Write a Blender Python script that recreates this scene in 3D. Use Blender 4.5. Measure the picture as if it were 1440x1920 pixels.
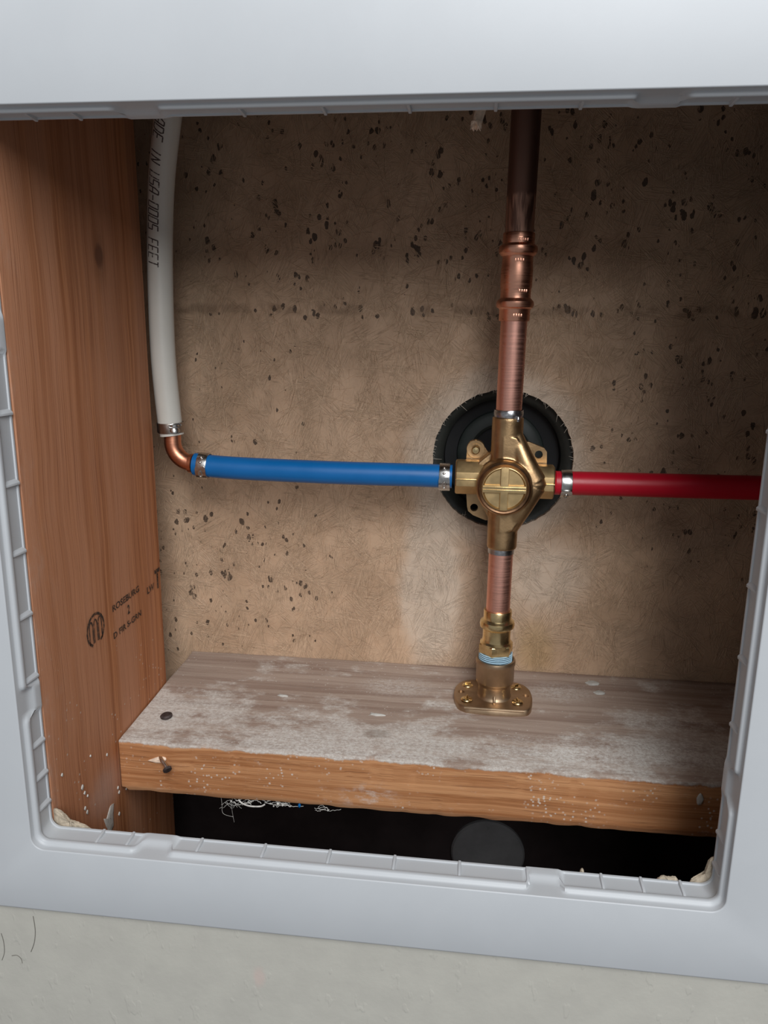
import bpy, bmesh, math, random
from mathutils import Vector, Matrix, noise
# ---------------------------------------------------------------- scene reset
for o in list(bpy.data.objects):
    bpy.data.objects.remove(o, do_unlink=True)
SC = bpy.context.scene
COL = SC.collection
K = 0.001                       # every length below is written in millimetres
PI = math.pi

# ---------------------------------------------------------------- camera (hand-held phone, tilted down)
cd = bpy.data.cameras.new('camera')
cam = bpy.data.objects.new('camera', cd)
COL.objects.link(cam)
R = Matrix(((0.992921827742819, -0.037530541248620514, 0.11268408257356151),
            (0.11825853490682253, 0.22447737700289122, -0.9672770162345394),
            (0.011007402670542675, 0.9737563174056881, 0.22732679428294653)))
cam.matrix_world = Matrix.Translation((0, -0.334, 0.600)) @ R.to_4x4()
cd.sensor_fit = 'VERTICAL'
cd.sensor_height = 36.0
cd.sensor_width = 27.0
cd.lens = 36.0 * 1425.0 / 1920.0
cd.clip_start = 0.01
cd.clip_end = 50
SC.camera = cam

# ---------------------------------------------------------------- light
w = bpy.data.worlds.new('room_light')
SC.world = w
w.use_nodes = True
w.node_tree.nodes['Background'].inputs[0].default_value = (0.92, 0.95, 1.0, 1)
w.node_tree.nodes['Background'].inputs[1].default_value = 0.23
ld = bpy.data.lights.new('window_daylight', 'AREA')
ld.shape = 'RECTANGLE'
ld.size = 0.72
ld.size_y = 1.35
ld.energy = 30
ld.color = (0.96, 0.98, 1.0)
lo = bpy.data.objects.new('window_daylight', ld)
COL.objects.link(lo)
lo.location = (0.30, -1.28, 1.50)
lo.rotation_euler = (Vector((0.0, 0.1, 0.52)) - Vector(lo.location)).to_track_quat('-Z', 'Y').to_euler()
l2 = bpy.data.lights.new('ceiling_bounce', 'AREA')
l2.shape = 'SQUARE'
l2.size = 0.9
l2.energy = 2.5
l2.color = (1.0, 0.97, 0.93)
o2 = bpy.data.objects.new('ceiling_bounce', l2)
COL.objects.link(o2)
o2.location = (0.20, -0.50, 1.62)
o2.rotation_euler = (Vector((0.0, 0.1, 0.52)) - Vector(o2.location)).to_track_quat('-Z', 'Y').to_euler()
vs = SC.view_settings
vs.view_transform = 'Standard'
vs.look = 'None'
vs.exposure = 0.0
vs.gamma = 1.0
vs.use_curve_mapping = False

# ---------------------------------------------------------------- node helpers
class NT:
    def __init__(s, name):
        s.m = bpy.data.materials.new(name)
        s.m.use_nodes = True
        s.t = s.m.node_tree
        s.b = s.t.nodes['Principled BSDF']
        s.tc = s.t.nodes.new('ShaderNodeTexCoord')
        s.P = s.tc.outputs['Object']

    def n(s, kind, **kw):
        x = s.t.nodes.new(kind)
        for k, v in kw.items():
            setattr(x, k, v)
        return x

    def put(s, sock, v):
        if hasattr(v, 'links'):
            s.t.links.new(v, sock)
        else:
            if sock.type == 'RGBA' and len(v) == 3:
                v = (*v, 1)
            sock.default_value = v

    def math(s, op, a, b=0.0, c=0.0, clamp=False):
        x = s.n('ShaderNodeMath', operation=op, use_clamp=clamp)
        s.put(x.inputs[0], a)
        s.put(x.inputs[1], b)
        s.put(x.inputs[2], c)
        return x.outputs[0]

    def mapv(s, scale=(1, 1, 1), rot=(0, 0, 0), loc=(0, 0, 0), src=None):
        x = s.n('ShaderNodeMapping')
        s.put(x.inputs[0], src or s.P)
        x.inputs['Scale'].default_value = scale
        x.inputs['Rotation'].default_value = rot
        x.inputs['Location'].default_value = loc
        return x.outputs[0]

    def noise(s, vec=None, scale=1.0, detail=3.0, rough=0.5, dist=0.0, col=False):
        x = s.n('ShaderNodeTexNoise')
        s.put(x.inputs['Vector'], vec or s.P)
        x.inputs['Scale'].default_value = scale
        x.inputs['Detail'].default_value = detail
        x.inputs['Roughness'].default_value = rough
        x.inputs['Distortion'].default_value = dist
        return x.outputs['Color' if col else 'Fac']

    def voro(s, vec=None, scale=1.0, rand=1.0, out='Distance'):
        x = s.n('ShaderNodeTexVoronoi')
        s.put(x.inputs['Vector'], vec or s.P)
        x.inputs['Scale'].default_value = scale
        x.inputs['Randomness'].default_value = rand
        return x.outputs[out]

    def range(s, v, a, b, c=0.0, d=1.0, smooth=True):
        x = s.n('ShaderNodeMapRange', interpolation_type='SMOOTHSTEP' if smooth else 'LINEAR')
        s.put(x.inputs['Value'], v)
        for nme, q in zip(('From Min', 'From Max', 'To Min', 'To Max'), (a, b, c, d)):
            x.inputs[nme].default_value = q
        return x.outputs[0]

    def mix(s, f, a, b, blend='MIX'):
        x = s.n('ShaderNodeMix', data_type='RGBA', blend_type=blend)
        s.put(x.inputs[0], f)
        s.put(x.inputs[6], a)
        s.put(x.inputs[7], b)
        return x.outputs[2]

    def xyz(s, vec=None):
        x = s.n('ShaderNodeSeparateXYZ')
        s.put(x.inputs[0], vec or s.P)
        return x.outputs

    def spot(s, cx, cy, cz, rx, ry, rz, soft=0.5, wob=0.0, wsc=60.0):
        """soft ellipsoidal mask round a point given in mm"""
        p = s.P
        if wob:
            nz = s.noise(scale=wsc, detail=4, rough=0.6, col=True)
            sub = s.n('ShaderNodeVectorMath', operation='SUBTRACT')
            s.put(sub.inputs[0], nz)
            sub.inputs[1].default_value = (.5, .5, .5)
            mul = s.n('ShaderNodeVectorMath', operation='SCALE')
            s.put(mul.inputs[0], sub.outputs[0])
            mul.inputs['Scale'].default_value = wob * K
            add = s.n('ShaderNodeVectorMath', operation='ADD')
            s.put(add.inputs[0], s.P)
            s.put(add.inputs[1], mul.outputs[0])
            p = add.outputs[0]
        sc = (1000 / rx, 1000 / ry, 1000 / rz)
        v = s.mapv(sc, loc=(-cx / rx, -cy / ry, -cz / rz), src=p)
        ln = s.n('ShaderNodeVectorMath', operation='LENGTH')
        s.put(ln.inputs[0], v)
        return s.range(ln.outputs['Value'], 1 - soft, 1 + soft, 1.0, 0.0)

    def bump(s, h, strength=0.5, dist=0.5):
        x = s.n('ShaderNodeBump')
        x.inputs['Strength'].default_value = strength
        x.inputs['Distance'].default_value = dist * K
        s.put(x.inputs['Height'], h)
        s.put(s.b.inputs['Normal'], x.outputs[0])

    def fin(s, color=None, rough=0.5, metal=0.0, spec=0.5, alpha=None):
        if color is not None:
            s.put(s.b.inputs['Base Color'], color)
        s.put(s.b.inputs['Roughness'], rough)
        s.put(s.b.inputs['Metallic'], metal)
        s.b.inputs['Specular IOR Level'].default_value = spec
        if alpha is not None:
            s.put(s.b.inputs['Alpha'], alpha)
        return s.m


def simple(name, color, rough=0.5, metal=0.0, spec=0.5, var=0.12, sc=120, bump=0.0):
    t = NT(name)
    nz = t.noise(scale=sc, detail=4, rough=0.6)
    dark = tuple(c * (1 - var) for c in color)
    lite = tuple(min(1, c * (1 + var)) for c in color)
    c = t.mix(t.range(nz, .3, .7), dark, lite)
    if bump:
        t.bump(nz, bump, 0.4)
    return t.fin(c, t.range(nz, 0.2, 0.8, max(0.02, rough - .06), rough + .06), metal, spec)


# ---------------------------------------------------------------- materials
def mat_plastic():
    t = NT('white_plastic')
    nz = t.noise(scale=900, detail=2)
    sm = t.noise(scale=25, detail=4, rough=.6)
    sp = t.noise(scale=420, detail=1)
    c = t.mix(t.range(sm, .35, .7), (0.50, 0.52, 0.54), (0.515, 0.535, 0.555))
    t.bump(nz, 0.06, 0.2)
    return t.fin(c, 0.42, 0, 0.4)


def mat_drywall():
    t = NT('painted_drywall')
    a = t.noise(scale=55, detail=5, rough=.55)
    b = t.noise(scale=260, detail=3, rough=.6)
    v = t.noise(t.mapv((1, 1, .45)), scale=170, detail=2)
    h = t.math('ADD', t.math('MULTIPLY', a, 1.2), t.math('ADD', t.math('MULTIPLY', b, .35), t.math('MULTIPLY', t.range(v, .64, .72), .5)))
    c = t.mix(t.range(a, .3, .7), (0.47, 0.455, 0.405), (0.50, 0.485, 0.43))
    pk = t.spot(-105, 3, 257, 3, 6, 6, .6, 5, 200)
    c = t.mix(t.math('MULTIPLY', pk, .35), c, (0.62, 0.42, 0.38))
    t.bump(h, 0.35, 0.8)
    return t.fin(c, 0.6, 0, 0.3)


def mat_stud():
    t = NT('stud_fir_wood')
    # object origin sits at (-246,101,120) mm
    wob = t.noise(scale=9, detail=2, col=True)
    mv = t.n('ShaderNodeVectorMath', operation='MULTIPLY_ADD')
    t.put(mv.inputs[0], wob)
    mv.inputs[1].default_value = (.012, .012, .0)
    t.put(mv.inputs[2], t.P)
    kn = t.spot(19, 20, 524, 30, 7, 14, .8)
    P = mv.outputs[0]
    g1 = t.noise(t.mapv((40, 230, 2.6), src=P), 1, 4, .6, .5)
    g2 = t.noise(t.mapv((80, 1100, 11), src=P), 1, 3, .6)
    g3 = t.noise(t.mapv((20, 40, 1.6), src=P), 1, 3, .5)
    c = t.mix(t.range(g1, .36, .64), (0.31, 0.105, 0.037), (0.54, 0.225, 0.098))
    c = t.mix(t.range(g3, .35, .7), c, (0.50, 0.23, 0.125))
    c = t.mix(t.math('MULTIPLY', t.range(g2, .5, .72), .6), c, (0.20, 0.062, 0.024))
    kr = t.spot(19, 20, 524, 40, 5, 6.5, .35, 3, 90)
    c = t.mix(t.math('MULTIPLY', kn, .45), c, (0.17, 0.07, 0.035))
    c = t.mix(t.math('MULTIPLY', kr, .6), c, (0.10, 0.04, 0.025))
    # pale plaster dust on the front arris and splatters low down
    xs = t.xyz()
    d = t.noise(t.mapv((1, 1, .5)), scale=70, detail=6, rough=.7)
    edge = t.math('MULTIPLY', t.range(xs[1], -.085, -.045, 1, 0), t.range(xs[2], .10, .50, 1, .45))
    du = t.math('MULTIPLY', t.range(d, .47, .72), edge)
    c = t.mix(t.math('MULTIPLY', du, .5), c, (0.52, 0.40, 0.33))
    sp = t.voro(scale=210)
    sn = t.noise(scale=38, detail=3)
    low = t.range(xs[2], .20, .34, 1, 0)
    s1 = t.math('MULTIPLY', t.math('MULTIPLY', t.range(sp, .10, .17, 1, 0), t.range(sn, .50, .60)), low)
    c = t.mix(t.math('MULTIPLY', s1, .8), c, (0.62, 0.57, 0.50))
    s2 = t.spot(19, -20, 192, 60, 20, 14, .7, 10, 150)
    c = t.mix(t.math('MULTIPLY', s2, .35), c, (0.52, 0.42, 0.38))
    t.bump(t.math('ADD', g1, t.math('MULTIPLY', g2, .8)), .35, .5)
    return t.fin(c, .62, 0, .3)


def mat_plate():
    t = NT('blocking_fir_wood')
    # object origin at (-227,99,300) mm ; board runs along x, thickness z ; top at z=.038
    wob = t.noise(scale=7, detail=2, col=True)
    mv = t.n('ShaderNodeVectorMath', operation='MULTIPLY_ADD')
    t.put(mv.inputs[0], wob)
    mv.inputs[1].default_value = (0, .012, .008)
    t.put(mv.inputs[2], t.P)
    P = mv.outputs[0]
    g1 = t.noise(t.mapv((3.5, 120, 150), src=P), 1, 4, .6, .4)
    g2 = t.noise(t.mapv((14, 600, 800), src=P), 1, 3, .6)
    c = t.mix(t.range(g1, .35, .65), (0.36, 0.145, 0.055), (0.58, 0.29, 0.135))
    c = t.mix(t.math('MULTIPLY', t.range(g2, .55, .72), .6), c, (0.20, 0.08, 0.035))
    sp = t.voro(scale=330)
    sn = t.noise(scale=30, detail=4, rough=.7)
    s1 = t.math('MULTIPLY', t.range(sp, .16, .30, 1, 0), t.range(sn, .48, .62))
    c = t.mix(t.math('MULTIPLY', s1, .75), c, (0.70, 0.62, 0.54))
    du = t.noise(t.mapv((1, 1, 2.2)), 60, 6, .75)
    c = t.mix(t.math('MULTIPLY', t.range(du, .58, .75), .35), c, (0.60, 0.50, 0.44))
    fp = t.spot(168, 0, 8, 16, 30, 9, .6, 10, 120)
    c = t.mix(t.math('MULTIPLY', t.math('MULTIPLY', fp, t.range(du, .45, .65)), .6), c, (0.66, 0.60, 0.55))
    # weathered, dusty top face
    xs = t.xyz()
    e = t.noise(t.mapv((1, 0, 0)), 38, 5, .65)
    lim = t.math('ADD', xs[2], t.math('MULTIPLY', t.math('SUBTRACT', e, .5), .009))
    ta = t.mix(t.range(g1, .3, .7), (0.30, 0.21, 0.165), (0.46, 0.36, 0.295))
    ta = t.mix(t.math('MULTIPLY', t.range(g2, .52, .75), .35), ta, (0.17, 0.12, 0.10))
    pw = t.noise(t.mapv((1, 1.5, 1)), 17, 8, .72)
    pf = t.noise(t.mapv((1, 1.2, 1)), 420, 6, .85)
    pf2 = t.range(pf, .38, .62)
    frontish = t.range(xs[1], .02, .11, .13, -.03)
    pm = t.range(t.math('ADD', pw, frontish), .51, .66)
    pm = t.math('MULTIPLY', pm, t.math('ADD', .35, t.math('MULTIPLY', pf2, .65)))
    ta = t.mix(t.math('MULTIPLY', pm, .9), ta, (0.74, 0.71, 0.66))
    c1 = t.spot(178, 98, 38, 24, 12, 30, .7, 12, 80)
    c2 = t.spot(300, 105, 38, 20, 12, 30, .8, 16, 90)
    c3 = t.spot(318, 25, 38, 60, 14, 30, .8, 20, 60)
    for q, f in ((c1, .45), (c2, .45), (c3, .5)):
        ta = t.mix(t.math('MULTIPLY', t.math('MULTIPLY', q, pf2), f), ta, (0.82, 0.80, 0.76))
    st = t.math('MULTIPLY', t.range(t.voro(scale=300), .10, .18, 1, 0), t.range(sn, .5, .6))
    ta = t.mix(t.math('MULTIPLY', st, .6), ta, (0.80, 0.78, 0.74))
    kk = t.spot(170, 30, 38, 9, 5, 20, .4, 5, 200)
    ta = t.mix(t.math('MULTIPLY', kk, .4), ta, (0.16, 0.12, 0.09))
    top = t.range(lim, .0335, .0350)
    c = t.mix(top, c, ta)
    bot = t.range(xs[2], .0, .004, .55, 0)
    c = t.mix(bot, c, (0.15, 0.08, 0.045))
    h = t.math('ADD', g1, t.math('ADD', t.math('MULTIPLY', g2, .7), t.math('MULTIPLY', pf, t.math('MULTIPLY', top, .8))))
    t.bump(h, .6, .7)
    return t.fin(c, .72, 0, .22)


def mat_fibre():
    t = NT('fibreglass_backing')
    # coordinates are relative to (22.5,237,509) mm
    layers = []
    for i, (a, sx, sz, off) in enumerate(((0.15, 620, 34, 0), (0.8, 560, 30, 3.1), (1.45, 600, 32, 7.7), (2.1, 640, 36, 11.3), (2.7, 520, 30, 17.9), (-.25, 430, 22, 23.1))):
        r0 = t.mapv((1, 1, 1), rot=(0, a, 0))
        v = t.mapv((sx, 1, sz), loc=(off, off, off), src=r0)
        nz = t.noise(v, 1, 2.5, .6, .25)
        d = t.math('ABSOLUTE', t.math('SUBTRACT', nz, .5))
        keep = t.range(t.noise(t.mapv((60, 1, 30), loc=(off * 2, 0, off), src=r0), 1, 2), .48, .62)
        layers.append(t.math('MULTIPLY', t.range(d, 0, .045, 1, 0), keep))
    f = layers[0]
    for q in layers[1:]:
        f = t.math('MAXIMUM', f, q)
    xs = t.xyz()
    x, z = xs[0], xs[2]
    und = t.noise(scale=22, detail=4, rough=.55)
    fine = t.noise(scale=420, detail=4, rough=.7)
    c = t.mix(t.range(und, .35, .65), (0.48, 0.315, 0.20), (0.60, 0.405, 0.265))
    c = t.mix(t.math('MULTIPLY', t.range(fine, .4, .7), .18), c, (0.30, 0.20, 0.14))
    c = t.mix(t.math('MULTIPLY', f, .25), c, (0.80, 0.58, 0.39))
    # greyer and darker towards the right part of the panel
    grey_right = t.math('MULTIPLY', t.range(x, .03, .16), t.range(t.noise(scale=13, detail=3), .3, .65))
    c = t.mix(t.math('MULTIPLY', grey_right, .45), c, (0.33, 0.235, 0.17))
    # whitish resin film round the hole and below it
    w1 = t.spot(-52, 0, -104, 24, 60, 66, .30, 22, 30)
    w2 = t.spot(-4, 0, 0, 66, 90, 66, .16, 16, 35)
    w3 = t.spot(38, 0, -88, 30, 60, 26, .6, 22, 45)
    w4 = t.spot(-2, 0, -110, 52, 60, 60, .5, 22, 35)
    for q, a in ((w1, .50), (w2, .48), (w3, .40), (w4, .15)):
        c = t.mix(t.math('MULTIPLY', q, a), c, (0.72, 0.62, 0.51))
    y1 = t.spot(32, 0, -150, 14, 30, 22, .6, 14, 70)
    c = t.mix(t.math('MULTIPLY', y1, .5), c, (0.42, 0.26, 0.10))
    # pinholes between the strands
    pj = t.noise(t.mapv((1, 1, .8)), 200, 3, .6)
    vo = t.voro(t.mapv((1, 1, .62), rot=(0, .25, 0)), 190)
    clus = t.noise(scale=48, detail=2, rough=.6)
    up = t.math('MULTIPLY', t.range(z, .11, .14), t.range(t.math('ABSOLUTE', t.math('SUBTRACT', x, .02)), .14, .26, 1, .75))
    se = t.math('MULTIPLY', t.range(t.math('ABSOLUTE', t.math('SUBTRACT', z, .108)), .003, .009, 1, 0), t.range(x, -.22, -.16))
    ri = t.math('MULTIPLY', t.range(x, .045, .11), t.range(z, -.12, -.02))
    lo_ = t.math('MULTIPLY', t.range(x, -.17, -.11, .95, 0), t.math('MULTIPLY', t.range(z, -.16, -.13, .6, 1), t.range(z, -.055, -.03, 1, .35)))
    reg = t.math('MAXIMUM', t.math('MAXIMUM', up, t.math('MULTIPLY', se, 1.45)), t.math('MAXIMUM', t.math('MULTIPLY', ri, .9), lo_))
    th = t.math('ADD', t.math('MULTIPLY', reg, .165), t.math('MULTIPLY', t.math('SUBTRACT', clus, .5), 1.0))
    thr = t.range(th, .02, .34, -.02, .42, smooth=False)
    pm = t.math('LESS_THAN', t.math('ADD', vo, t.math('MULTIPLY', t.math('SUBTRACT', pj, .5), .75)), thr)
    pm = t.math('MULTIPLY', pm, t.range(f, .25, .55, 1, 0))
    pm = t.math('MULTIPLY', pm, t.range(reg, .05, .2))
    c = t.mix(t.math('MULTIPLY', pm, .86), c, (0.035, 0.022, 0.016))
    sd = t.math('MULTIPLY', t.range(t.math('ABSOLUTE', t.math('SUBTRACT', z, .1085)), .001, .006, 1, 0), t.range(t.noise(scale=60, detail=3), .4, .6))
    c = t.mix(t.math('MULTIPLY', sd, .55), c, (0.24, 0.15, 0.09))
    h = t.math('ADD', t.math('MULTIPLY', f, .55), t.math('ADD', t.math('MULTIPLY', und, 2.2), t.math('MULTIPLY', fine, .35)))
    h = t.math('SUBTRACT', h, t.math('MULTIPLY', pm, 1.2))
    t.bump(h, .8, .7)
    return t.fin(c, .55, 0, .35)


def mat_copper(name, base=(0.86, 0.40, 0.27), rough=.24, aged=0.0, zband=None):
    t = NT(name)
    a = t.noise(t.mapv((1, 1, .25)), 90, 4, .6)
    b = t.noise(t.mapv((1, 1, 60)), 30, 2, .6)
    c = t.mix(t.range(a, .35, .7), base, tuple(q * .80 for q in base))
    r = t.range(b, .3, .7, rough, rough + .14)
    if aged:
        dk = (0.16, 0.085, 0.065)
        c = t.mix(aged, c, dk)
        r = rough + .2
        if zband:
            z = t.xyz()[2]
            z0, z1 = zband
            nz = t.noise(t.mapv((400, 400, 30)), 1, 3)
            m = t.math('MULTIPLY', t.range(t.math('ADD', z, t.math('MULTIPLY', nz, .010)), z1 + .004, z1 + .007, 1, 0), t.range(nz, .36, .56))
            c = t.mix(t.math('MULTIPLY', m, .8), c, base)
    t.bump(b, .05, .15)
    return t.fin(c, r, 1.0 if not aged else .85, .5)


def mat_bronze():
    t = NT('cast_bronze')
    a = t.noise(scale=60, detail=5, rough=.6)
    b = t.noise(scale=800, detail=2)
    c = t.mix(t.range(a, .35, .65), (0.47, 0.30, 0.155), (0.60, 0.40, 0.21))
    st = t.spot(0, -20, 0, 24, 20, 24, .25)
    c = t.mix(t.math('MULTIPLY', t.range(a, .5, .62), .35), c, (0.22, 0.12, 0.07))
    t.bump(b, .25, .25)
    return t.fin(c, t.range(a, .3, .7, .34, .46), 1.0, .5)


def mat_ink(name='faded_ink', wear=.5, col=(0.05, 0.04, 0.045)):
    t = NT(name)
    n = t.noise(scale=500, detail=4, rough=.7)
    return t.fin(col, .7, 0, .2, alpha=t.range(n, wear - .12, wear + .12, .25, .92))


M_PLA = mat_plastic()
M_DRY = mat_drywall()
M_STUD = mat_stud()
M_PLATE = mat_plate()
M_FIB = mat_fibre()
M_CU = mat_copper('bright_copper', (0.93, 0.47, 0.32), .26)
M_CUE = mat_copper('satin_copper_elbow', (0.80, 0.36, 0.22), .30)
M_CUP = mat_copper('pink_copper_tube', (0.95, 0.50, 0.39), .36)
M_CUD = mat_copper('tarnished_copper', (0.62, 0.36, 0.26), .30, .88, (0.0, 0.022))
M_BRZ = mat_bronze()
M_BRF = simple('fitting_bronze', (0.46, 0.33, 0.215), .42, 1.0, var=.12, sc=70, bump=.06)
M_BRS = simple('polished_brass', (0.82, 0.62, 0.32), .26, 1.0, var=.15, sc=90)
M_BRSD = simple('machined_brass', (0.62, 0.44, 0.22), .42, 1.0, var=.12, sc=90)
M_BRDK = simple('dark_brown_bronze', (0.26, 0.15, 0.085), .42, 1.0, var=.25, sc=120)  # darker brown bronze for the ring round the end cap
M_SOL = simple('lead_free_solder', (0.50, 0.50, 0.51), .32, 1.0, var=.25, sc=260, bump=.4)
M_STL = simple('stainless_steel', (0.60, 0.59, 0.57), .27, 1.0, var=.10, sc=300)
M_STLD = simple('brownish_clamp_steel', (0.42, 0.37, 0.33), .38, 1.0, var=.1, sc=200)  # brownish grey band of the white tube's clamp
M_BLU = simple('blue_tube_plastic', (0.004, 0.140, 0.42), .36, 0, .45, var=.04, sc=40)
M_RED = simple('red_tube_plastic', (0.50, 0.006, 0.022), .36, 0, .45, var=.04, sc=40)
M_WHT = simple('white_tube_plastic', (0.66, 0.64, 0.58), .35, 0, .45, var=.03, sc=20)
def mat_thread():
    t = NT('blue_thread_paste')
    z = t.xyz()[2]
    wv = t.math('SINE', t.math('MULTIPLY', z, 2 * PI / .0014))
    n = t.noise(scale=400, detail=3)
    c = t.mix(t.range(wv, -.5, .3), (0.10, 0.15, 0.20), (0.42, 0.62, 0.74))
    c = t.mix(t.math('MULTIPLY', t.range(n, .5, .7), .3), c, (0.62, 0.72, 0.76))
    return t.fin(c, .45, 0, .4)


M_THR = mat_thread()
M_BLK = simple('black_trim_plastic', (0.008, 0.008, 0.009), .6, 0, .35, var=.2, sc=60)
M_BLK2 = simple('dark_grey_trim_plastic', (0.032, 0.034, 0.030), .5, 0, .4, var=.2, sc=60)
M_GRN = simple('grey_green_trim_plastic', (0.022, 0.028, 0.025), .5, 0, .4, var=.2, sc=60)
M_DISC = simple('grey_cap_plastic', (0.22, 0.22, 0.225), .32, 0, .5, var=.1, sc=50)
M_LOWSHADE = simple('shaded_lower_wall', (0.035, 0.026, 0.026), .7, 0, .2, var=.3, sc=20)  # shade under the board put into the wall colour
M_CAV = simple('light_block_wood', (0.10, 0.055, 0.035), .8, 0, .2, var=.3, sc=20)
M_NAIL = simple('rusty_nail_steel', (0.075, 0.060, 0.058), .6, .5, .4, var=.4, sc=500, bump=.4)
M_PLS = simple('dried_plaster', (0.52, 0.50, 0.46), .85, 0, .2, var=.12, sc=300, bump=.5)
M_TORN = simple('torn_gypsum', (0.50, 0.42, 0.32), .9, 0, .1, var=.25, sc=260, bump=.8)
M_SPL = simple('pale_split_wood', (0.78, 0.60, 0.46), .8, 0, .2, var=.25, sc=260, bump=.6)
M_WEB = simple('dusty_cobweb', (0.62, 0.60, 0.56), .9, 0, .1, var=.2, sc=300)
M_FRAY = simple('frayed_glass_strand', (0.50, 0.44, 0.36), .6, 0, .3, var=.2, sc=300)
M_INK = mat_ink('faded_tube_ink', .40, (0.09, 0.065, 0.06))
M_INK2 = mat_ink('mill_stamp_ink', .44, (0.045, 0.035, 0.03))
M_INK3 = mat_ink('smudged_stamp_ink', .54, (0.10, 0.07, 0.045))
M_MARK = simple('black_marker', (0.02, 0.012, 0.012), .5, 0, .3)
M_HAIR = simple('dark_hair_scuff', (0.16, 0.15, 0.13), .8, 0, .2)


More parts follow.
